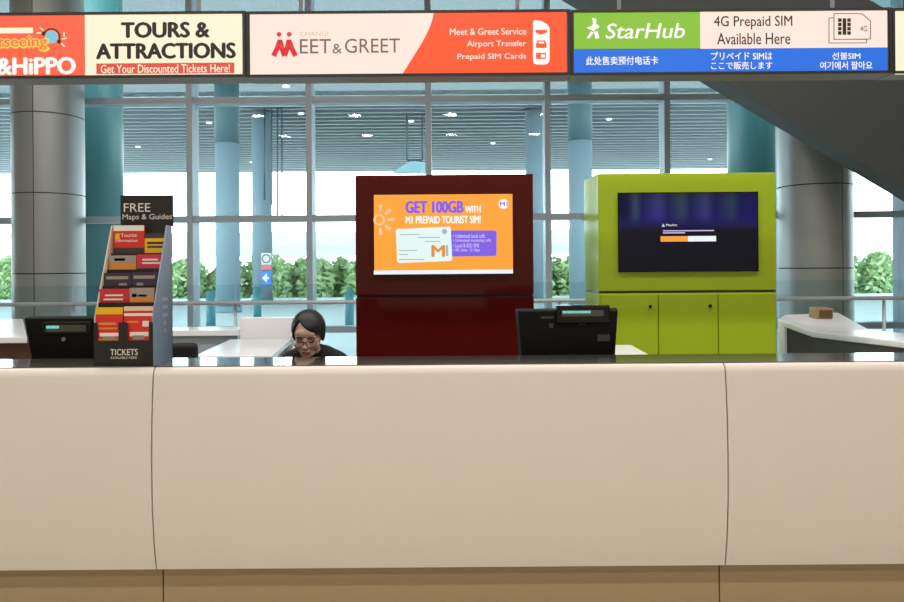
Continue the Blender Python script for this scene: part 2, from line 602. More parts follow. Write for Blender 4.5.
# ------------------------------------------------------------------ service counter
ZC = 1.092
SEAM = [-3.66, -1.256, 1.143, 3.55]
prof = [(2.952, .240), (2.930, .36), (2.915, .52), (2.912, .70), (2.918, .88), (2.928, 1.0), (2.934, 1.054), (2.940, 1.077), (2.950, 1.087), (2.960, 1.091), (2.960, .30), (3.02, .240)]
unit_labels = ['beige white counter front carrying the brochure stand at its seam end',
               'wide beige white counter front before the seated woman and maroon kiosk',
               'beige white counter front before the lime green kiosk and far desk']
for i in range(3):
    a, c_ = SEAM[i] + .003, SEAM[i + 1] - .003
    t = thing('service_counter', unit_labels[i], 'counter', ((a + c_) / 2, 3.05, 0))
    o = MB().prism([(a, y, z) for y, z in prof], (c_ - a, 0, 0)).build('front_panel', MATS['counter_white'], t)
    for p in o.data.polygons:
        p.use_smooth = abs(p.normal.x) < .5
    o.data.set_sharp_from_angle(angle=math.radians(35))
    MB().box((a, 3.02, 0), (c_, 3.04, .40)).build('plinth', MATS['plinth_beige'], t)
    MB().prism([(a, y, z) for y, z in ((2.9605, .31), (3.04, .25), (3.04, .0), (3.2, .0), (3.2, ZC - .022), (2.9605, ZC - .022))], (c_ - a, 0, 0)).build('carcass', MATS['gap_dark'], t)
o = MB().box((-3.66, 2.962, ZC - .022), (3.55, 3.235, ZC + .003))
o = o.build('worktop', MATS['stone_black'], None, .003)
tag(o, 'long glossy dark stone worktop along the top of the counter', 'worktop')

# staff desk behind the counter
t = thing('staff_desk', 'low dark staff desk hidden close behind the long counter', 'desk', (0, 3.45, 0))
MB().box((-3.4, 3.245, .72), (3.4, 3.66, .755)).build('desktop', MATS['wood_dark'], t, .003)
for x in (-3.35, -1.7, .6, 3.3):
    MB().box((x - .02, 3.26, 0), (x + .02, 3.64, .72)).build('panel_leg', MATS['wood_dark'], t)

# ------------------------------------------------------------------ overhead light box signs
YS = 3.4
def sign(px0, px1, label, py_off=0.0):
    c = (px0 + px1) / 2
    top, bot = (12 - (c - 240) * .0052), (77.5 - (c - 240) * .0058)
    a = P(px0, 0, YS).x
    b_ = P(px1, 0, YS).x
    zt, zb = P(c, top, YS).z, P(c, bot, YS).z
    t = thing('light_box_sign', label, 'sign', ((a + b_) / 2, YS, zb))
    MB().box((a, YS, zb), (b_, YS + .12, zt)).build('casing', MATS['sign_under'], t, .004)
    f = MB()
    w_ = .012
    f.box((a, YS - .012, zb), (b_, YS, zb + w_)); f.box((a, YS - .012, zt - w_), (b_, YS, zt))
    f.box((a, YS - .012, zb + w_), (a + w_, YS, zt - w_)); f.box((b_ - w_, YS - .012, zb + w_), (b_, YS, zt - w_))
    f.build('frame', MATS['frame_dark'], t)
    for xx in (a + .25, b_ - .25):
        MB().cyl((xx, YS + .06, zt), .01, 5.5 - zt, 10).build('hanger_rod', MATS['steel'], t)
    return t
YF = YS - .001   # faces of the signs
def facep(mb, x0, y0, x1, y1):
    return rect(mb, x0, y0, x1, y1, YF, .003)

# 1: tours and attractions
t = sign(-74, 246, 'lit overhead sign in red and cream above the brochure stand')
facep(MB(), -70, 15.6, 85, 76.6).build('red_face', MATS['e_red'], t)
facep(MB(), 85, 14.0, 242.5, 76.2).build('cream_face', MATS['e_cream'], t)
text('lettering', 'TOURS &', (122, 22.5, 209, 37.5), YF - .004, MATS['ink'], t, .034)
text('lettering', 'ATTRACTIONS', (97, 43.5, 235, 58.5), YF - .004, MATS['ink'], t, .034)
facep(MB(), 96.5, 63, 234.5, 74).build('red_strip', MATS['e_redbar'], t)
rect(MB(), 96.5, 63.2, 234.5, 73.6, YF - .002, .002).build('red_strip', MATS['e_redbar'], t)
text('lettering', 'Get Your Discounted Tickets Here!', (101, 64.5, 230, 72.8), YF - .005, MATS['e_cream'], t, .006)
text('lettering', 'DUCK&HiPPO', (-66, 58, 75, 74.5), YF - .005, MATS['e_white'], t, .03)
rect(MB(), -52, 28, 33, 33.5, YF - .003, .002).build('cream_strip', MATS['e_cream'], t)
text('lettering', 'Sightseeing', (-30, 35.5, 48, 51.5), YF - .004, MATS['e_yellow'], t, .06)
text('lettering', 'Sightseeing', (-29, 36.5, 47, 50), YF - .007, MATS['e_red'], t, .004)
b = MB().disc(P(51.5, 37, YF - .005), .032); b.build('globe_badge', MATS['e_sky'], t)
b = MB(); c = P(51.5, 37, YF - .006)
for i in range(14):
    a0, a1 = -.3 + 3.3 * i / 14, -.3 + 3.3 * (i + 1) / 14
    b.face([c + Vector((r * math.cos(a), 0, r * math.sin(a))) for r, a in ((.036, a0), (.043, a0), (.043, a1), (.036, a1))])
b.disc(P(43.5, 33.5, YF - .008), .010, 12); b.disc(P(59, 41.5, YF - .008), .010, 12)
b.build('headset_badge', MATS['ink'], t)
b = MB()
for px, py, dx, dz in ((62, 39, .022, .004), (61.5, 43.5, .015, -.015), (43, 30, -.015, .012), (41, 33, -.02, .0), (64, 36.5, .0, .02)):
    c = P(px, py, YF - .006)
    b.tube([c, c + Vector((dx, 0, dz))], .003, 6)
b.build('spark_badge', MATS['e_cream'], t)

# 2: meet and greet
t = sign(246.5, 570, 'lit overhead sign in pale pink and orange above the maroon kiosk')
facep(MB(), 250, 13, 566.5, 75.2).build('pale_face', MATS['e_pinkwhite'], t)
pts = []
for i in range(11):
    u = i / 10
    yy = 75.2 - 63 * u
    pts.append((402 + 32 * math.sin(u * PI / 2) ** 1.0 * (0.72 + .28 * u), yy))
loop = [P(x, yy, YF - .003) for x, yy in pts] + [P(566.5, 10.9, YF - .003), P(566.5, 74.2, YF - .003)]
loop[10].z = loop[11].z
MB().prism(loop, (0, -.003, 0)).build('orange_face', MATS['e_orange_red'], t)
text('lettering', 'EET', (300, 39.2, 331, 53.5), YF - .005, MATS['e_greybrown'], t)
text('lettering', '&', (332.5, 44, 342, 53.5), YF - .005, MATS['e_greybrown'], t)
text('lettering', 'GREET', (345, 38.6, 400, 53), YF - .005, MATS['e_greybrown'], t)
text('lettering', 'CHANGI', (300, 31.8, 328, 36), YF - .005, MATS['e_tan'], t)
b = MB()
for px in (279, 289.2):
    b.disc(P(px, 34.3, YF - .005), .0118, 18)
for px, d1, d2 in ((280, -6.5, 4.5), (289, -4.5, 6.5)):
    top = P(px, 40.5, YF - .005)
    q1, q2 = P(px + d1, 56, YF - .005), P(px + d2, 56, YF - .005)
    b.tube([top, (top + q1) / 2 + Vector((.002, 0, 0)), q1], .0125, 8)
    b.tube([top, (top + q2) / 2 - Vector((.002, 0, 0)), q2], .0125, 8)
b.build('figure_logo', MATS['e_crimson'], t)
YT = YF - .008
for s_, bx in (('Meet & Greet Service', (450, 28.3, 526, 35)), ('Airport Transfer', (467, 40.8, 526, 48.2)), ('Prepaid SIM Cards', (457.5, 53.6, 526, 60.6))):
    text('lettering', s_, bx, YT, MATS['e_pinkwhite'], t, .008)
loop = [P(x, yy, YT) for x, yy in ((533, 22), (534, 20.5), (541, 21), (547, 24.5), (549.5, 28), (549.5, 60), (548, 63.5), (545, 64.5), (537, 64.5), (534, 63.5), (533, 60))]
MB().prism(loop, (0, -.003, 0)).build('icon_panel', MATS['e_white'], t)
YI = YT - .004
b = MB()
b.prism([P(x, yy, YI) for x, yy in ((535.5, 30), (547, 30), (547, 32.5), (543, 34), (541, 35), (539, 34), (535.5, 32.5))], (0, -.002, 0))
b.prism([P(x, yy, YI) for x, yy in ((536, 44), (537.5, 40.5), (545, 40.5), (546.5, 44), (546.5, 48), (536, 48))], (0, -.002, 0))
b.prism([P(x, yy, YI) for x, yy in ((536, 53), (546, 53), (546, 59), (536, 59))], (0, -.002, 0))
b.build('pictogram', MATS['e_orange_red'], t)
b = MB()
b.prism([P(x, yy, YI - .003) for x, yy in ((538.3, 43.4), (539, 41.7), (543.5, 41.7), (544.3, 43.4))], (0, -.002, 0))
b.build('pictogram', MATS['e_white'], t)
b = MB()
b.prism([P(x, yy, YI - .003) for x, yy in ((541, 54.5), (545, 54.5), (545, 57.5), (541, 57.5))], (0, -.002, 0))
b.build('pictogram', MATS['e_white'], t)

# 3: prepaid sim
t = sign(570.5, 890.5, 'lit overhead sign in green, white and blue above the lime kiosk')
facep(MB(), 573.8, 11, 700, 48.8).build('green_face', MATS['e_green'], t)
facep(MB(), 700, 10.6, 887, 48.3).build('pale_face', MATS['e_pinkwhite'], t)
facep(MB(), 573.8, 48.6, 887, 74.2).build('blue_face', MATS['e_blue'], t)
text('lettering', 'StarHub', (605.5, 23.5, 684.5, 38.5), YF - .005, MATS['e_white'], t, .008, .18)
text('lettering', '4G Prepaid SIM', (714, 16, 792, 29.5), YF - .005, MATS['ink'], t, .004)
text('lettering', 'Available Here', (717, 33, 790, 44.5), YF - .005, MATS['ink'], t, .004)
text('lettering', '此处售卖预付电话卡', (586, 56.5, 658, 65), YF - .005, MATS['e_white'], t, .006)
text('lettering', 'プリペイド SIMは', (711, 52, 772, 60), YF - .005, MATS['e_white'], t, .006)
text('lettering', 'ここで販売します', (711, 61.8, 772, 69.5), YF - .005, MATS['e_white'], t, .006)
text('lettering', '선불SIM', (832, 52.3, 860, 59.5), YF - .005, MATS['e_white'], t, .006)
text('lettering', '여기에서 팔아요', (820, 61.5, 872, 69.5), YF - .005, MATS['e_white'], t, .006)
b = MB()
YL = YF - .005
b.prism([P(x, yy, YL) for x, yy in ((592, 18), (596.5, 19.2), (596, 23.5), (593, 23))], (0, -.003, 0))
b.prism([P(x, yy, YL) for x, yy in ((593, 23.5), (596, 24), (599.5, 26.5), (598, 28.5), (596.5, 28.5), (594, 31.5), (592, 30), (588, 29), (587, 27.5), (591, 26.5))], (0, -.003, 0))
b.prism([P(x, yy, YL) for x, yy in ((591, 31.5), (593.5, 32.5), (589.5, 38.5), (586.5, 38))], (0, -.003, 0))
b.prism([P(x, yy, YL) for x, yy in ((594, 32), (597.5, 31.5), (599.5, 38), (595.5, 39))], (0, -.003, 0))
b.build('figure_logo', MATS['e_white'], t)
b = MB()
def outline(pts, wd=.0035):
    q = [P(x, yy, YF - .006) for x, yy in pts]
    for i in range(len(q)):
        b.tube([q[i], q[(i + 1) % len(q)]], wd / 2, 5)
outline(((834, 13.5), (862, 13.8), (870.5, 21), (870.5, 39), (834, 39.3)))
outline(((829, 18), (834, 18), (834, 39.3), (867, 39.3), (866.5, 42.8), (829, 43)))
for i in range(3):
    for j in range(4):
        x, yy = 838 + i * 4.6, 18.5 + j * 4.3
        rect(b, x, yy, x + 3.4, yy + 3.4, YF - .004, .002)
rect(b, 842.6, 18.5, 846, 34.5, YF - .004, .003)
b.build('card_pictogram', MATS['ink'], t)
text('lettering', '4G', (860, 26, 867, 31.5), YF - .005, MATS['ink'], t)

# 4: the next sign, cut by the frame
t = sign(891, 1211, 'lit overhead sign with plain cream face at the frame edge')
facep(MB(), 894.5, 10, 1207, 73.3).build('cream_face', MATS['e_cream'], t)

# ------------------------------------------------------------------ kiosks
YK = 5.07
def kiosk(name, label, cat, x0, x1, ytop, yseam, m, mshadow, inset=.07, depth=.36):
    a, b_ = P(x0, 250, YK).x, P(x1, 250, YK).x
    xc = (x0 + x1) / 2
    zt, zs = P(xc, ytop, YK).z, P(xc, yseam, YK).z
    t = thing(name, label, cat, ((a + b_) / 2, YK + .2, 0))
    def body(z0, z1):
        lo = [(a, YK, z0), (b_, YK, z0), (b_ - .02, YK + depth, z0), (a - inset, YK + depth, z0)]
        hi = [(x, y, z1) for x, y, _ in lo]
        return MB().hexa(lo, hi)
    body(zs + .012, zt).build('upper_body', m, t, .004)
    body(.06, zs - .006).build('lower_body', m, t, .004)
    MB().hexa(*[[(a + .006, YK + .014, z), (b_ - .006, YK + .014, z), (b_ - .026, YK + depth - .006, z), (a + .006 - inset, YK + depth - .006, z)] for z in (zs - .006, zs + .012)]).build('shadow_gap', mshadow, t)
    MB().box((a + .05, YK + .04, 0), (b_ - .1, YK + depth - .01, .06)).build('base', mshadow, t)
    return t, a, b_, zs
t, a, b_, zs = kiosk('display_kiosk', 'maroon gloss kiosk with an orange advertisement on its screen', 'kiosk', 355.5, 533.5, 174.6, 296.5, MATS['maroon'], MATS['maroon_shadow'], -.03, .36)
YP = YK - .004
def scr(mb, x0, y0, x1, y1, k=1):
    return rect(mb, x0, y0, x1, y1, YP - .002 * k, .0015)
s_ = rect(MB(), 373, 193.5, 513.5, 274.6, YK, .012).build('screen', MATS['black_gloss'], t)
YP = YK - .0125
scr(MB(), 373.8, 194.4, 513, 274, 0).build('screen_area', MATS['e_screen_orange'], s_)
scr(MB(), 373.8, 270, 513, 274, 1).build('screen_strip', MATS['e_bar_white'], s_)
text('lettering', 'GET 100GB', (406, 201.2, 463, 212.8), YP - .004, MATS['e_violet'], s_, .03)
text('lettering', 'WITH', (465.5, 206, 480.5, 212.6), YP - .004, MATS['e_white'], s_, .02)
text('lettering', 'M1 PREPAID TOURIST SIM!', (406, 216, 480.5, 223.4), YP - .004, MATS['e_white'], s_, .02)
b = MB()
b.prism([P(x, yy, YP - .003) for x, yy in ((446, 230.5), (495, 230.5), (496.5, 232), (496.5, 254.5), (495, 256), (446, 256.5))], (0, -.001, 0))
b.build('violet_panel', MATS['e_violet'], s_)
for i, ln in enumerate(('• Unlimited local calls', '• Unlimited incoming calls', '• Local & IDD SMS', '• 4G data, 12 days')):
    text('lettering', ln, (453, 234 + i * 4.8, 479 + (6, 12, 0, 1)[i], 237.8 + i * 4.8), YP - .006, MATS['e_lilac'], s_, .006)
b = MB()
b.prism([P(x, yy, YP - .006) for x, yy in ((397, 229), (449, 226.6), (450.8, 228), (452.2, 259.5), (450.5, 261), (399, 263), (397.3, 261.5), (395.8, 230.5))], (0, -.001, 0))
b.build('sim_card_picture', MATS['e_card'], s_)
text('lettering', 'M', (432, 245.5, 444.5, 256.5), YP - .010, MATS['e_card_orange'], s_, .03)
text('lettering', '1', (446, 245, 448.2, 256), YP - .010, mat('e_grey', (170, 176, 190), .4, emit=1), s_)
b = MB()
for x0, yy, x1 in ((400, 234, 420), (418, 237, 440), (399, 250, 417), (399, 254, 408), (399, 259, 424), (425, 241, 440)):
    rect(b, x0, yy, x1, yy + .9, YP - .009, .001)
b.build('card_print', MATS['e_grey'], s_)
b = MB(); b.disc(P(444.5, 231.5, YP - .010), .019, 16)
b.build('card_print', MATS['e_grey'], s_)
b = MB(); b.disc(P(503.5, 204, YP - .004), .036, 24); b.build('round_badge', MATS['e_white'], s_)
text('lettering', 'M1', (500, 201.8, 507.5, 206.2), YP - .006, MATS['e_violet'], s_, .02)
b = MB(); c = P(379.2, 219.8, YP - .004)
for i in range(26):
    a0, a1 = 2 * PI * i / 26, 2 * PI * (i + 1) / 26
    b.face([c + Vector((r * math.cos(q), 0, r * math.sin(q))) for r, q in ((.028, a0), (.042, a0), (.042, a1), (.028, a1))])
for k_ in range(5):
    q = math.radians(-84 + k_ * 42)
    u, v = Vector((math.cos(q), 0, math.sin(q))), Vector((-math.sin(q), 0, math.cos(q)))
    b.face([c + u * .058 - v * .008, c + u * .11 - v * .013, c + u * .11 + v * .013, c + u * .058 + v * .008])
b.build('sun_picture', MATS['e_sunpale'], s_)

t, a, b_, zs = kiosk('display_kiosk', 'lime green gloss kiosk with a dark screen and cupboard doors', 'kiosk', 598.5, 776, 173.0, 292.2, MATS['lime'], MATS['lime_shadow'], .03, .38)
# chamfered flank seen past the front edge
s_ = rect(MB(), 617.5, 192.3, 758, 271.6, YK, .012).build('screen', MATS['black_gloss'], t)
m = D.materials.new('screen_bands'); m.use_nodes = True  # emissive navy to violet gradient, green and pale vertical bands across the upper part
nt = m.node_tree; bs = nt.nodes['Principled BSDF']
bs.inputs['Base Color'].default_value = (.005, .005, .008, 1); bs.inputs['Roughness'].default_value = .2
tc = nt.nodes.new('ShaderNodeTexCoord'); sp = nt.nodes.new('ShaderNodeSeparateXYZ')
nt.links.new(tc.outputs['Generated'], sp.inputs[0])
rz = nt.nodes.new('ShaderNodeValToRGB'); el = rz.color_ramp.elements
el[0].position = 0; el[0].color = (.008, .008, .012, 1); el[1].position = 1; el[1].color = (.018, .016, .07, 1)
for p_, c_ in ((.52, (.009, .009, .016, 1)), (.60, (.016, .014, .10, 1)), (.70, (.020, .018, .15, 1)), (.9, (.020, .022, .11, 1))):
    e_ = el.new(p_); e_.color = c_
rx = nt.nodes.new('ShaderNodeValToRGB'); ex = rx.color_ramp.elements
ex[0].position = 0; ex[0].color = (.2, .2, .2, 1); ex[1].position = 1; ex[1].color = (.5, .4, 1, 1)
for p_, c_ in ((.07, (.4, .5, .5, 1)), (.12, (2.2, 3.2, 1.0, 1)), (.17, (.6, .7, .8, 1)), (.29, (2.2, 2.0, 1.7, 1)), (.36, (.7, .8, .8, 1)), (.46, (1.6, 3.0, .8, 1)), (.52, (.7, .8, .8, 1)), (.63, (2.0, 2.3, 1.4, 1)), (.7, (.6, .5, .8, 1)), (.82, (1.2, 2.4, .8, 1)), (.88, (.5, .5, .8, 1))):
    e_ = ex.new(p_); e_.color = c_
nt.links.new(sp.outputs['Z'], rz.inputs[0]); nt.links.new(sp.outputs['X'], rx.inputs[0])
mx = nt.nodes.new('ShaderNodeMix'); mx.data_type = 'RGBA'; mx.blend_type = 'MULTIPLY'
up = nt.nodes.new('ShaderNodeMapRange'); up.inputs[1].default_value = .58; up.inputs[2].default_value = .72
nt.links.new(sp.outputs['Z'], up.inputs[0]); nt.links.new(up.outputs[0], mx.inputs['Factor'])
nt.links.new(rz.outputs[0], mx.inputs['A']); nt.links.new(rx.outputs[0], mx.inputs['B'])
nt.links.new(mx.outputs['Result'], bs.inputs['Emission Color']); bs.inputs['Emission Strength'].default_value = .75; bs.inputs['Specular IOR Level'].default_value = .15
YP = YK - .0125
scr(MB(), 618.6, 193.2, 757, 270.6, 0).build('screen_area', m, s_)
scr(MB(), 660.5, 236.2, 688, 241.6, 1).build('orange_bar', MATS['e_bar_orange'], s_)
scr(MB(), 688, 236, 716, 241.4, 1).build('white_bar', MATS['e_bar_white'], s_)
text('lettering', 'Playlist', (666, 224, 677, 226.6), YP - .004, MATS['e_white'], s_)
b = MB(); c = P(663.3, 225.6, YP - .004)
b.face([c + Vector((-.012, 0, -.008)), c + Vector((.012, 0, -.008)), c + Vector((0, 0, .014))])
rect(b, 663, 230.2, 714, 231.2, YP - .003, .001); rect(b, 663, 232.4, 685, 233.4, YP - .003, .001)
b.build('caption', MATS['e_lilac'], s_)
# cupboard doors
def zl(x, yy): return P(x, yy, YK).z
xs_ = [600, 657.8, 717.5, 775]
for i in range(3):
    xa_, xb_ = P(xs_[i], 320, YK).x + .004, P(xs_[i + 1], 320, YK).x - .004
    d = MB().box((xa_, YK - .016, .1), (xb_, YK - .001, zs - .014)).build('cupboard_door', MATS['lime'], t, .003)
    if i < 2:
        MB().cyl((xb_ - .055, YK - .024, zs - .10), .012, .009, 16, axis='Y').build('lock', MATS['wire_dark'], d)

# ------------------------------------------------------------------ white desks further back
t = thing('white_desk', 'low white desk with upstand, beside the seated woman', 'desk', (-1.6, 5.4, 0))
lo = [P(193, 354, 4.87), P(271.5, 355, 4.87), P(291.5, 338, 6.0), P(230, 337, 6.0)]
z = .895
lo = [Vector((p.x, p.y, z)) for p in lo]
MB().prism([p - Vector((0, 0, .04)) for p in lo], (0, 0, .04)).build('desktop', MATS['desk_white'], t, .004)
c = [Vector((p.x, p.y, 0)) for p in lo]
MB().prism([c[0] + Vector((.03, .05, 0)), c[0] + Vector((.06, .05, 0)), c[3] + Vector((.06, -.02, 0)), c[3] + Vector((.03, -.02, 0))], (0, 0, z - .04)).build('side_panel', MATS['wood_dark'], t)
MB().prism([c[1] + Vector((-.06, .05, 0)), c[1] + Vector((-.03, .05, 0)), c[2] + Vector((-.06, -.02, 0)), c[2] + Vector((-.09, -.02, 0))], (0, 0, z - .04)).build('side_panel', MATS['alu'], t)
MB().box((P(240, 330, 6.02).x, 6.02, 0), (P(292.5, 330, 6.02).x, 6.08, P(266, 317.5, 6.02).z)).build('upstand', MATS['desk_white'], t, .006)
# long low white ledge across the far side
t = thing('white_ledge', 'long low white ledge running behind the brochure stand', 'ledge', (-2.6, 6.6, 0))
MB().box((P(150, 332, 6.5).x, 6.5, P(200, 336, 6.5).z), (P(238, 332, 6.5).x, 6.9, P(200, 332.5, 6.5).z + .02)).build('ledge_top', MATS['desk_white'], t, .004)
MB().box((P(152, 332, 6.5).x, 6.55, 0), (P(236, 332, 6.5).x, 6.85, P(200, 336, 6.5).z)).build('ledge_body', MATS['alu'], t)

t = thing('white_desk', 'white topped desk with brown wood front behind the tilted monitor', 'desk', (-2.9, 5.0, 0))
zt_ = 1.0
ya, yb = 5.25, 7.2
xa_, xb_ = P(0, 340, ya).x - .9, P(27, 338, ya).x
MB().prism([(xa_, ya, zt_ - .045), (xb_, ya, zt_ - .045), (P(23, 318, yb).x, yb, zt_ - .045), (xa_ - 1.0, yb, zt_ - .045)], (0, 0, .045)).build('desktop', MATS['desk_white'], t, .004)
MB().box((xa_, ya + .02, 0), (xb_ + .03, ya + .06, zt_ - .045)).build('front_panel', MATS['wood_dark'], t)

# desk at the far right: raised end, ramp, low run
def fix(p, zz):
    p = Vector(p)
    return p
def atz(px, py, zz):
    q = P(px, py, 1.0)
    k_ = (zz - EYE) / (q.z - EYE)
    return Vector((q.x * k_, k_, zz))
z1, z2 = 1.03, .95
A, A2, B = atz(777.5, 319, z1), atz(785, 314.5, z1), atz(838, 312.3, z1)
Cc, Ee = atz(813, 331.5, z2), atz(870, 329.8, z2)
Dd, Ff = atz(904, 341.5, z2), atz(904, 333, z2)
Dd = Cc + (Dd - Cc) * 1.7
Ff = Ee + (Ff - Ee) * 3.2
t = thing('white_desk', 'white topped desk with a dark front and raised end, carrying a brown box', 'desk', ((A.x + Dd.x) / 2, 5.8, 0))
th = Vector((0, 0, .05))
b = MB()
def slab(pts):
    b.prism([p - th for p in pts], th)
top_pts = [A, Cc, Ee, B]
b2 = MB()
loop_ = (A, Cc, Dd, Ff, Ee, B, A2)
vt = [b2.bm.verts.new(p) for p in loop_]
vb = [b2.bm.verts.new(p - th) for p in loop_]
for ids in ((1, 4, 5), (1, 5, 6), (1, 6, 0), (1, 2, 3, 4)):
    b2.bm.faces.new([vt[i] for i in ids])
    b2.bm.faces.new([vb[i] for i in ids[::-1]])
for i in range(7):
    j = (i + 1) % 7
    b2.bm.faces.new((vt[i], vb[i], vb[j], vt[j]))
b2.build('desktop', MATS['desk_white'], t, .012, 3)
dirn = (Cc - A); dirn.z = 0; dirn.normalize()
MB().prism([Vector((p.x, p.y, 0)) for p in (A, A + dirn * .075, A2 + dirn * .075, A2)], (0, 0, z1 - .03)).build('end_panel', MATS['desk_white'], t, .015, 3)
nrm = Vector((dirn.y, -dirn.x, 0))
if nrm.y > 0: nrm = -nrm
def inn(p, d): return Vector((p.x, p.y, 0)) - nrm * d
b = MB()
P0, P1, P2 = A + dirn * .07, Cc, Dd
b.hexa([inn(P0, .03), inn(P1, .03), inn(P1, .06), inn(P0, .06)], [inn(P0, .03) + Vector((0, 0, z1 - .07)), inn(P1, .03) + Vector((0, 0, z2 - .05)), inn(P1, .06) + Vector((0, 0, z2 - .05)), inn(P0, .06) + Vector((0, 0, z1 - .07))])
b.hexa([inn(P1, .03), inn(P2, .03), inn(P2, .06), inn(P1, .06)], [p + Vector((0, 0, z2 - .05)) for p in (inn(P1, .03), inn(P2, .03), inn(P2, .06), inn(P1, .06))])
b.build('front_panel', MATS['wood_grey'], t)
# brown box on the ramp
q = atz(826.5, 318.0, .998)
sl_t = thing('tissue_box', 'small brown box with rounded edges on the far white desk', 'box', q)
wv, hv, dv = .165, .10, .13
o = MB().box((q.x - wv / 2, q.y, q.z), (q.x + wv / 2, q.y + dv, q.z + hv)).build('box_body', MATS['brown_box'], sl_t, .015, 3)
MB().box((q.x - wv / 2 + .03, q.y - .003, q.z + .014), (q.x + wv / 2 - .012, q.y + .004, q.z + hv - .014)).build('front_face', MATS['brown_dark'], sl_t, .002)
ramp_n = (Ee - Cc).cross(B - Cc).normalized()
if ramp_n.z < 0: ramp_n = -ramp_n
eye_ = Vector((0, 0, EYE))
ray = P(824.5, 319.5, 1.0) - eye_
hit = eye_ + ray * (ramp_n.dot(Cc - eye_) / ramp_n.dot(ray))
sl_t.location = hit + ramp_n * .001
sl_t.rotation_euler = (Vector((0, 0, 1)).rotation_difference(ramp_n)).to_euler()

# ------------------------------------------------------------------ till monitors on the counter (seen from the back)
def monitor(label, xc, Yc, w_, zb, zt, rz, disp, lit, raised):
    t = thing('till_monitor', label, 'monitor', (xc, Yc, .755))
    t_rot = rz
    tilt = math.radians(9)
    def L(x, y, z_):
        return Vector((xc + x, Yc + y, z_))
    h = zt - zb
    b = MB()
    def sheet(y0, inset, zz0, zz1):
        return [L(-w_ / 2 + inset, y0, zz0), L(w_ / 2 - inset, y0, zz0), L(w_ / 2 - inset, y0, zz1), L(-w_ / 2 + inset, y0, zz1)]
    # casing: back face (towards the hall) narrower than the screen side, the foot narrower than the top
    ti = .03 if raised else .055
    fr = [L(-w_ / 2 + ti, -.03, zb), L(w_ / 2 - ti, -.03, zb), L(w_ / 2 - .012, -.03, zt - .006), L(-w_ / 2 + .012, -.03, zt - .006)]
    bk = [L(-w_ / 2 + .018, .03, zb), L(w_ / 2 - .018, .03, zb), L(w_ / 2, .03, zt), L(-w_ / 2, .03, zt)]
    b.hexa(fr, bk)
    casing = b.build('casing', MATS['black_plastic'], t, .006)
    MB().box(L(-w_ / 2 + .03, .03, zb + .02), L(w_ / 2 - .03, .034, zt - .015)).build('screen', MATS['black_gloss'], t)
    MB().box(L(-.05, -.02, .77), L(.05, .03, zb + .04)).build('neck', MATS['black_plastic'], t, .006)
    MB().box(L(-.14, -.025, .756), L(.14, .17, .775)).build('foot', MATS['black_plastic'], t, .006)
    x0, x1, z0, z1_ = disp
    if raised:
        d = MB().box(L(x0, -.058, z0), L(x1, -.020, z1_)).build('customer_display', MATS['black_gloss'], t, .005)
        yf = -.0585
    else:
        d = MB().box(L(x0, -.038, z0), L(x1, -.026, z1_)).build('customer_display', MATS['black_gloss'], t, .004)
        yf = -.0385
    a0, a1, c0, c1, sp_ = lit
    MB().box(L(a0, yf - .002, c0), L(a1, yf, c1)).build('display_window', mat('vfd', (84, 82, 72), .3), d)
    b = MB()
    x = a0 + .004
    rn = random.Random(4)
    while x < sp_:
        wd = rn.choice((.006, .008, .011))
        b.box(L(x, yf - .0035, c0 + (c1 - c0) * .48), L(min(x + wd, sp_), yf - .002, c1 - (c1 - c0) * .1))
        x += wd + .0025
    b.build('display_line', MATS['e_cyan'], d)
    return t, L, casing
YM = 3.47
pxz = lambda px, py: P(px, py, YM - .03)
xc = (pxz(568.2, 330).x)
t, L, casing = monitor('black till monitor on the counter before the lime green kiosk', xc, YM, .514, 1.035, pxz(568, 308.8).z, 0,
            (pxz(553.5, 0).x - xc, pxz(606.5, 0).x - xc, pxz(580, 323).z, pxz(580, 305).z),
            (pxz(558.5, 0).x - xc, pxz(600, 0).x - xc, pxz(580, 315.8).z, pxz(580, 309.8).z, pxz(587, 0).x - xc), True)
b = MB()
for x0, y0, x1, y1 in ((541, 316.5, 553.5, 318.5), (549, 323.5, 553, 328), (578.5, 321.8, 585, 325), (597.5, 334.5, 609.5, 341)):
    a_, c_ = pxz(x0, y0), pxz(x1, y1)
    b.box((a_.x, YM - .034, a_.z), (c_.x, YM - .028, c_.z))
b.build('port_plate', mat('port_grey', (66, 66, 62), .5), t)
YM = 3.42
xc = pxz(67, 338).x
t, L, casing = monitor('black till monitor standing beside the brochure stand', xc, YM, .440, 1.035, pxz(62, 316.5).z, 0,
            (pxz(40, 0).x - xc, pxz(89, 0).x - xc, pxz(62, 334.5).z, pxz(62, 321.5).z),
            (pxz(44.5, 0).x - xc, pxz(84.5, 0).x - xc, pxz(62, 331.5).z, pxz(62, 324.8).z, pxz(58, 0).x - xc), False)
b = MB(); a_ = pxz(64, 339.3)
b.cyl((a_.x, YM - .036, a_.z), .010, .007, 16, axis='Y')
b.build('button', MATS['grey_label'], t)

# papers on the staff side, by the lime kiosk
q = [P(618, 353.5, 3.9), P(646, 353.2, 3.9), P(634, 346.2, 4.35), P(616, 344, 4.35)]
t = thing('side_table', 'small white side table just behind the till monitor', 'table', (1.08, 4.1, 0))
zz = atz(630, 353, 1.02).z
pts = [atz(600, 354.5, 1.0), atz(648, 354, 1.0), atz(631, 344.8, 1.0), atz(600, 344.8, 1.0)]
MB().prism([p - Vector((0, 0, .03)) for p in pts], (0, 0, .03)).build('table_top', MATS['desk_white'], t, .003)
cxy = sum((p for p in pts), Vector()) / 4
MB().cyl((cxy.x, cxy.y, .02), .03, .95, 16).build('pedestal', MATS['steel'], t)
MB().cyl((cxy.x, cxy.y, 0), .17, .02, 28).build('base', MATS['steel'], t)

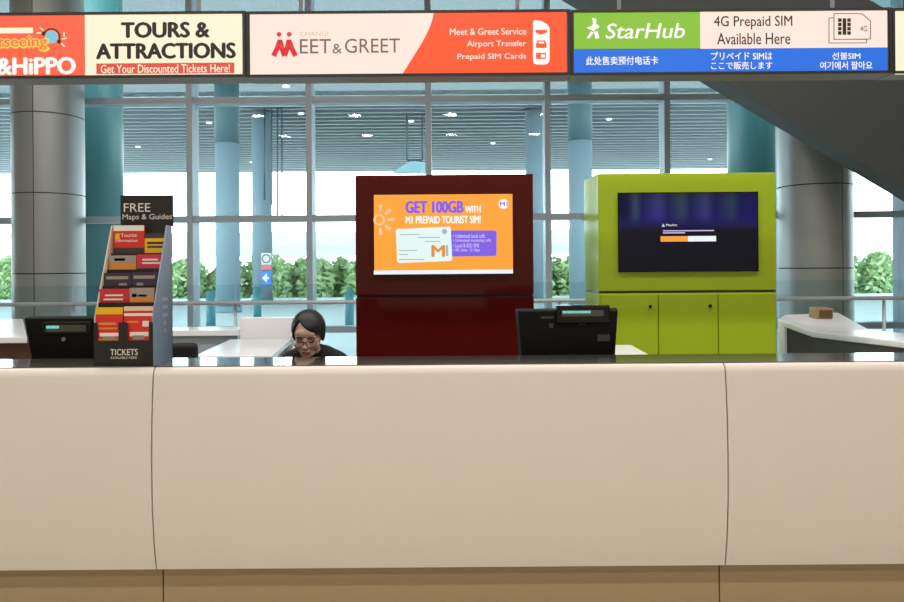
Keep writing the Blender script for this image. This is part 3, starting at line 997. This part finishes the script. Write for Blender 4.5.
# ------------------------------------------------------------------ office chairs
def chair(x, y, zback, label, rz, wd=.46):
    t = thing('office_chair', label, 'chair', (x, y, 0))
    MB().box((x - wd / 2, y - .23, .43), (x + wd / 2, y + .23, .5)).build('seat', MATS['seat_black'], t, .03, 3)
    MB().box((x - wd / 2, y + .20, .60), (x + wd / 2, y + .27, zback)).build('backrest', MATS['seat_black'], t, .03, 3)
    MB().box((x - .03, y + .24, .40), (x + .03, y + .275, .66)).build('back_bar', MATS['black_plastic'], t)
    MB().cyl((x, y, .08), .03, .36, 16).build('gas_column', MATS['steel'], t)
    for k_ in range(5):
        a = k_ * 2 * PI / 5
        e = Vector((x + .27 * math.cos(a), y + .27 * math.sin(a), .07))
        l_ = MB().tube([(x, y, .11), e], .02, 8).build('base_leg', MATS['black_plastic'], t)
        MB().ball((e.x, e.y, .03), .03, 12, 8).build('caster', MATS['black_plastic'], l_)
    return t
q = P(198.5, 347, 4.45)
t = chair(q.x - .23, 4.2, P(185, 343.3, 4.41).z, 'black office chair with rounded backrest half hidden by the brochure stand', 0)

# ------------------------------------------------------------------ brochure stand
Yb0, Yb1 = 2.985, 3.195
zw = ZC + .003
xl_, xr_ = P(94.5, 367, Yb0).x, P(153.3, 366, Yb0).x
t = thing('brochure_stand', 'tall black tiered brochure stand with grey side, headed FREE Maps & Guides', 'brochure stand', ((xl_ + xr_) / 2, (Yb0 + Yb1) / 2, zw))
ztop = P(147, 226, Yb1).z
def sideprof(x):
    return [(x, Yb0, zw), (x, Yb0, P(124, 318, Yb0).z), (x, Yb1 - .055, ztop), (x, Yb1, ztop), (x, Yb1, zw)]
MB().prism(sideprof(xr_ - .005), (.005, 0, 0)).build('side_panel', MATS['panel_blue_grey'], t)
MB().prism(sideprof(xl_), (.004, 0, 0)).build('side_panel', MATS['card_cream'], t)
MB().box((xl_, Yb1 - .004, zw), (xr_, Yb1, ztop)).build('back_panel', MATS['card_black'], t)
hd = rect(MB(), 121, 195.3, 173.6, 226.5, Yb1 + .004, .006).build('header_board', MATS['card_black'], t)
text('lettering', 'FREE', (124, 203.3, 150.5, 211.8), Yb1 - .003, MATS['print_white'], hd)
text('lettering', 'Maps & Guides', (122.8, 214, 172, 221), Yb1 - .003, MATS['print_white'], hd)
# front pocket with two cut-outs
zp = P(124, 322.5, Yb0).z
zc_ = P(124, 340.5, Yb0).z
b = MB()
def xp(px): return P(px, 340, Yb0).x
b.box((xl_, Yb0 - .004, zw), (xr_, Yb0, zc_))
b.box((xl_, Yb0 - .004, zc_), (xp(97.5), Yb0, zp))
b.box((xp(119), Yb0 - .004, zc_), (xp(127.5), Yb0, zp))
b.box((xp(149.5), Yb0 - .004, zc_), (xr_, Yb0, zp))
pk = b.build('front_pocket', MATS['card_black'], t)
text('lettering', 'TICKETS', (110.5, 349, 138, 355.2), Yb0 - .0045, MATS['print_white'], pk, .006)
text('lettering', 'AVAILABLE HERE', (110.5, 356.5, 137, 358.8), Yb0 - .0045, MATS['print_white'], pk)
tiers = [(3.02, 305.5, 300, 98), (3.055, 288.5, 283, 103), (3.095, 272.5, 267, 107.5), (3.135, 256.5, 251, 112)]
for (Yt, yb_, yt_, px) in tiers:
    b = MB()
    b.box((xl_ + .004, Yt - .004, P(124, yb_ + .5, Yt).z), (xr_ - .005, Yt, P(124, yb_ - 3.0, Yt).z))
    b.box((xl_ + .004, Yt - .004, P(124, yb_ + .5, Yt).z - .004), (xr_ - .005, Yt + .036, P(124, yb_ + .5, Yt).z))
    b.build('tier', MATS['card_black'], t)
MB().box((xl_ + .004, Yb0, zw), (xr_ - .005, Yb1 - .006, zw + .01)).build('base', MATS['card_black'], t)
b = MB()
for i, (u, v) in enumerate(((.55, .27), (.55, .235), (.55, .20), (.7, .27), (.7, .235), (.7, .20), (.62, .165), (.62, .13))):
    yy = Yb0 + u * .2
    b.box((xr_ + .0002, yy - .009, zw + v), (xr_ + .0008, yy + .012, zw + v + .016))
b.build('side_print', mat('side_print', (176, 190, 208), .5), t)

def leaflet(x0, y0, x1, y1, Y, m, label, bands=(), th=.012, words=None, ybot=None):
    a, c_ = P(x0, y0, Y), P(x1, y1, Y)
    zb_ = P((x0 + x1) / 2, ybot if ybot else y1, Y).z
    t = thing('brochure', label, 'brochure', ((a.x + c_.x) / 2, Y, zb_))
    MB().box((a.x, Y, zb_), (c_.x, Y + th, a.z)).build('cover', MATS[m], t)
    for (bx0, by0, bx1, by1, bm_) in bands:
        p0 = P(x0 + (x1 - x0) * bx0, y0 + (y1 - y0) * by0, Y)
        p1 = P(x0 + (x1 - x0) * bx1, y0 + (y1 - y0) * by1, Y)
        MB().box((p0.x, Y - .0008, p0.z), (p1.x, Y, p1.z)).build('printed_band', MATS[bm_], t)
    if words:
        for s_, bx, m2 in words:
            text('lettering', s_, bx, Y - .001, MATS[m2], t, .012)
    return t
leaflet(113.5, 225.5, 144, 256.5, 3.142, 'red_print', 'red Tourist booklet with white header under the black header board',
        ((0, 0, 1, .17, 'paper_white'), (0, .72, 1, 1, 'dark_print'), (.06, .26, .2, .45, 'yellow_print')),
        words=(('Tourist', (121, 233.5, 137, 237), 'print_white'), ('Information', (116, 239, 137.5, 242), 'print_white')))
leaflet(144.5, 233.5, 166.8, 256.5, 3.146, 'yellow_print', 'yellow brochure beside the red Tourist booklet', ((0, 0, 1, .2, 'dark_print'), (.12, .36, .85, .46, 'dark_print'), (.12, .54, .85, .62, 'dark_print'), (0, .85, 1, 1, 'dark_print')))
leaflet(109, 255.5, 136, 273, 3.102, 'orange_print', 'orange and grey brochure just under the red Tourist booklet', ((0, 0, 1, .42, 'grey_print'), (.2, .16, .6, .3, 'dark_print')))
leaflet(137, 254.5, 163.3, 273, 3.105, 'pink_print', 'pink brochure under the yellow one', ((0, .74, 1, 1, 'dark_print'), (.2, .24, .8, .32, 'print_white'), (.2, .42, .9, .5, 'print_white')))
leaflet(104, 273, 131, 290, 3.062, 'purple_print', 'dark purple brochure between the orange and crimson ones', ((.08, .2, .9, .36, 'grey_print'), (.1, .6, .35, .9, 'dark_print'), (.55, .6, .85, .9, 'grey_print')))
leaflet(131.5, 272, 157.5, 290, 3.065, 'purple_print', 'dark purple brochure just under the pink one', ((.08, .2, .9, .36, 'grey_print'), (.2, .6, .45, .9, 'grey_print')))
leaflet(99, 289, 129, 307.5, 3.027, 'crimson_print', 'crimson brochure with white title above the red ticket leaflets', ((.2, .3, .8, .38, 'print_white'), (.15, .52, .8, .6, 'print_white'), (.1, .78, .9, 1, 'grey_print')))
leaflet(129.5, 288, 154, 307.5, 3.030, 'orange_print', 'orange brochure with a photo of the coast above the ticket leaflets', ((0, 0, 1, .5, 'grey_print'), (.1, .3, .3, .46, 'dark_print'), (.35, .34, .7, .44, 'print_white')))
leaflet(95.5, 307.5, 123, 341, 2.992, 'red_print', 'red ticket leaflet with yellow top in the front pocket', ((0, 0, 1, .2, 'yellow_print'), (.1, .45, .75, .52, 'orange_print'), (.1, .6, .8, .65, 'orange_print'), (.15, .76, .85, .86, 'paper_white'), (.25, .86, .75, .93, 'grey_print'), (.1, .93, .9, 1, 'orange_print')), ybot=352)
leaflet(124, 306.5, 153, 341, 2.994, 'red_print', 'red ticket leaflet with pale top in the front pocket', ((0, 0, 1, .12, 'card_cream'), (0, .2, 1, .27, 'paper_white'), (.1, .42, .5, .47, 'orange_print'), (.64, .42, .86, .58, 'paper_white'), (.2, .74, .85, .86, 'paper_white'), (.3, .84, .7, .96, 'grey_print')), ybot=352)

# ------------------------------------------------------------------ the woman behind the counter
HX, HY, HZ = P(308.3, 340, 3.7).x, 3.70, 1.155
t = thing('person', 'woman with dark tied hair and glasses looking down behind the counter', 'person', (HX, 3.95, 0))
tilt = Matrix.Rotation(math.radians(17), 4, 'X')   # chin towards the chest: the face looks down towards the desk
HM = Matrix.Translation((HX, HY, HZ)) @ tilt
def skin_mesh(joints, edges, sub=2):
    me = D.meshes.new('tmp')
    me.from_pydata([j[0] for j in joints], edges, [])
    o = D.objects.new('tmp', me)
    C.objects.link(o)
    o.modifiers.new('s', 'SKIN')
    sv = me.skin_vertices[0].data
    for i, j in enumerate(joints):
        r = j[1]
        sv[i].radius = r if hasattr(r, '__len__') else (r, r)
    sv[0].use_root = True
    sb = o.modifiers.new('u', 'SUBSURF')
    sb.levels = sub
    bpy.context.view_layer.update()
    dg = bpy.context.evaluated_depsgraph_get()
    out = D.meshes.new_from_object(o.evaluated_get(dg))
    D.objects.remove(o)
    return out
def join_remesh(bm, name, m, parent, voxel, smooth=4):
    me = D.meshes.new('tmp')
    bm.to_mesh(me)
    bm.free()
    o = D.objects.new('tmp', me)
    C.objects.link(o)
    r = o.modifiers.new('r', 'REMESH')
    r.mode = 'VOXEL'
    r.voxel_size = voxel
    r.use_smooth_shade = True
    s = o.modifiers.new('sm', 'SMOOTH')
    s.factor = .5
    s.iterations = smooth
    bpy.context.view_layer.update()
    dg = bpy.context.evaluated_depsgraph_get()
    out = D.meshes.new_from_object(o.evaluated_get(dg))
    D.objects.remove(o)
    org = ORG[parent.name]
    out.transform(Matrix.Translation(-org))
    out.materials.clear()
    out.materials.append(m)
    for p in out.polygons:
        p.use_smooth = True
    q = D.objects.new(name, out)
    C.objects.link(q)
    q.parent = parent
    ORG[q.name] = org
    return q
def ell(bm, c, r, M=HM, rot=None):
    mm = M @ Matrix.Translation(c)
    if rot:
        mm = mm @ Euler(rot).to_matrix().to_4x4()
    mm = mm @ Matrix.Diagonal((*r, 1))
    bmesh.ops.create_uvsphere(bm, u_segments=24, v_segments=16, radius=1, matrix=mm)
bm = bmesh.new()
# head: facing -Y, origin between the ears at eye height
ell(bm, (0, .012, .025), (.074, .094, .088))          # skull
ell(bm, (0, -.022, -.030), (.066, .066, .072))        # face
ell(bm, (0, -.040, -.078), (.042, .044, .034))        # jaw
ell(bm, (0, -.066, -.098), (.020, .018, .015))        # chin
ell(bm, (0, -.066, .030), (.052, .022, .030))         # forehead
for s_ in (-1, 1):
    ell(bm, (s_ * .032, -.070, .010), (.026, .014, .008))   # brow
    ell(bm, (s_ * .038, -.052, -.036), (.028, .024, .030))  # cheek
    ell(bm, (s_ * .031, -.068, -.006), (.016, .012, .010))  # lids
    ell(bm, (s_ * .074, .010, -.012), (.010, .020, .032))   # ear
    ell(bm, (s_ * .010, -.090, -.038), (.009, .011, .009))  # nostril
ell(bm, (0, -.086, -.014), (.009, .014, .028), rot=(-.28, 0, 0))  # nose bridge
ell(bm, (0, -.097, -.034), (.011, .014, .011))        # nose tip
ell(bm, (0, -.080, -.062), (.024, .012, .007)); ell(bm, (0, -.078, -.073), (.020, .012, .007))   # lips
# body and limbs
nb = Vector((HX, 3.80, 1.03))
J = [((HX, 4.00, .655), (.15, .13)), ((HX, 3.97, .78), (.125, .105)), ((HX, 3.90, .93), (.14, .10)), ((HX, 3.84, 1.022), (.095, .07)), ((HX, 3.80, 1.05), (.05, .05)), ((HX, 3.735, 1.11), (.047, .047))]
Ed = [(0, 1), (1, 2), (2, 3), (3, 4), (4, 5)]
for s_ in (-1, 1):
    n0 = len(J)
    J += [((HX + s_ * .155, 3.86, .985), .055), ((HX + s_ * .215, 3.80, .84), .044), ((HX + s_ * .215, 3.70, .805), .038), ((HX + s_ * .12, 3.52, .795), .028), ((HX + s_ * .085, 3.46, .79), (.036, .018))]
    Ed += [(3, n0), (n0, n0 + 1), (n0 + 1, n0 + 2), (n0 + 2, n0 + 3), (n0 + 3, n0 + 4)]
    n1 = len(J)
    J += [((HX + s_ * .10, 3.90, .615), .085), ((HX + s_ * .12, 3.60, .58), .062), ((HX + s_ * .12, 3.66, .30), .052), ((HX + s_ * .12, 3.70, .09), .038), ((HX + s_ * .12, 3.58, .05), .035)]
    Ed += [(0, n1), (n1, n1 + 1), (n1 + 1, n1 + 2), (n1 + 2, n1 + 3), (n1 + 3, n1 + 4)]
sk = skin_mesh(J, Ed)
bm.from_mesh(sk)
for s_ in (-1, 1):
    w0 = Vector((HX + s_ * .085, 3.46, .79))
    for k_, (dx, ln) in enumerate(((-.028, .062), (-.010, .074), (.009, .070), (.027, .055))):
        b0 = w0 + Vector((dx, -.012, .002))
        f_ = skin_mesh([((w0.x + dx * .5, w0.y + .01, w0.z), .011), (b0, .0095), (b0 + Vector((dx * .25, -ln * .5, .008)), .0088), (b0 + Vector((dx * .3, -ln * .85, -.004)), .0078), (b0 + Vector((dx * .3, -ln, -.016)), .007)], [(0, 1), (1, 2), (2, 3), (3, 4)], 1)
        bm.from_mesh(f_)
    th_ = -s_ * .034
    f_ = skin_mesh([((w0.x + th_ * .4, w0.y + .03, w0.z), .013), ((w0.x + th_ * 1.2, w0.y + .008, w0.z - .004), .011), ((w0.x + th_ * 1.55, w0.y - .022, w0.z - .010), .009), ((w0.x + th_ * 1.5, w0.y - .042, w0.z - .014), .008)], [(0, 1), (1, 2), (2, 3)], 1)
    bm.from_mesh(f_)
body = join_remesh(bm, 'body', MATS['skin'], t, .0038, 6)
# clothes: shells that follow the body a few millimetres out
def garment(name, test, off):
    src = bmesh.new()
    src.from_mesh(body.data)
    src.normal_update()
    org = ORG[t.name]
    drop = [v for v in src.verts if not test(v.co + org)]
    bmesh.ops.delete(src, geom=drop, context='VERTS')
    for v in src.verts:
        v.co += v.normal * off
    me = D.meshes.new(name)
    src.to_mesh(me)
    src.free()
    me.materials.clear()
    me.materials.append(MATS['cloth_black'])
    o = D.objects.new(name, me)
    C.objects.link(o)
    o.parent = t
    ORG[o.name] = org
    sd = o.modifiers.new('thickness', 'SOLIDIFY')
    sd.thickness = .003
    sd.offset = 0
    for p in me.polygons:
        p.use_smooth = True
garment('blouse', lambda p: .64 < p.z < 1.072 + (p.y - 3.78) * .75 and p.y > 3.535 and not (p.z < .72 and p.y < 3.84), .007)
garment('trousers', lambda p: .10 < p.z < .70 and not (p.z > .72 and p.y < 3.84), .0045)
# hair: cap over the skull with a side-swept fringe, knot behind
bm = bmesh.new()
bmesh.ops.create_icosphere(bm, subdivisions=6, radius=1)
def sstep(e0, e1, x):
    u = max(0.0, min(1.0, (x - e0) / (e1 - e0)))
    return u * u * (3 - 2 * u)
HC = Vector((0, .018, .030))
for v in bm.verts:
    d = v.co.copy()
    p = HC + Vector((d.x * .089, d.y * .107, d.z * .098))
    if p.x > -.036:
        zf = .096 - (p.x + .036) * (.088 / .108) - .10 * max(0, p.x + .036) ** 2
    else:
        zf = .096 + (p.x + .036) * (.070 / .040)
    front = sstep(.012, -.012, p.y - .02 * abs(p.x) / .08)
    op = sstep(.004, -.006, p.z - zf) * front
    low = sstep(-.012, -.045, p.z - .02 * (p.y > .03)) * sstep(.10, .06, p.y)
    strand = 1 + .006 * math.sin(60 * math.atan2(d.x, d.z + .3) + 6 * d.y)
    k_ = (1 - .42 * op) * strand
    q = HC + (p - HC) * k_
    q.x *= 1 - .12 * low
    v.co = q
bmesh.ops.transform(bm, matrix=HM, verts=bm.verts)
ell(bm, (0, .122, .03), (.042, .036, .042))
for s_ in (-1, 1):
    ell(bm, (s_ * .074, .014, .004), (.013, .034, .044))
hair = join_remesh(bm, 'hair', MATS['hair'], t, .0032, 2)
org = ORG[t.name]
def face_part(name, b, m, par):
    bmesh.ops.transform(b.bm, matrix=HM, verts=b.bm.verts)
    return b.build(name, m, par)
# brows, lashes, lips, glasses
b = MB()
for s_ in (-1, 1):
    b.tube([(s_ * .015, -.086, .013), (s_ * .034, -.086, .018), (s_ * .052, -.074, .012)], .0030, 6)
face_part('eyebrows', b, MATS['hair'], t)
b = MB()
for s_ in (-1, 1):
    b.tube([(s_ * .017, -.080, -.009), (s_ * .031, -.0825, -.0105), (s_ * .045, -.076, -.008)], .0034, 6)
face_part('eyes', b, MATS['eye_dark'], t)
b = MB()
b.tube([(-.022, -.084, -.0685), (-.008, -.0905, -.0645), (0, -.091, -.066), (.008, -.0905, -.0645), (.022, -.084, -.0685)], .0030, 8)
b.tube([(-.017, -.084, -.0715), (0, -.090, -.0735), (.017, -.084, -.0715)], .0034, 8)
face_part('lips', b, MATS['lip'], t)
b = MB()
for s_ in (-1, 1):
    ring = [(s_ * .034 + .0265 * math.cos(2 * PI * i / 24), -.100 + .006 * abs(math.cos(2 * PI * i / 24)) * (1 if s_ * math.cos(2 * PI * i / 24) > 0 else 0), -.012 + .0225 * math.sin(2 * PI * i / 24)) for i in range(25)]
    b.tube(ring, .0017, 6)
b.tube([(-.008, -.100, -.006), (0, -.102, -.003), (.008, -.100, -.006)], .0017, 6)
gl_ = face_part('glasses', b, MATS['wire_dark'], t)
for s_ in (-1, 1):
    b = MB().tube([(s_ * .0605, -.094, -.006), (s_ * .079, -.06, -.004), (s_ * .083, .012, -.004), (s_ * .083, .03, -.02)], .0016, 6)
    face_part('temple', b, MATS['wire_dark'], gl_)
chair(HX, 4.06, .93, 'black office chair under the seated woman', 0)
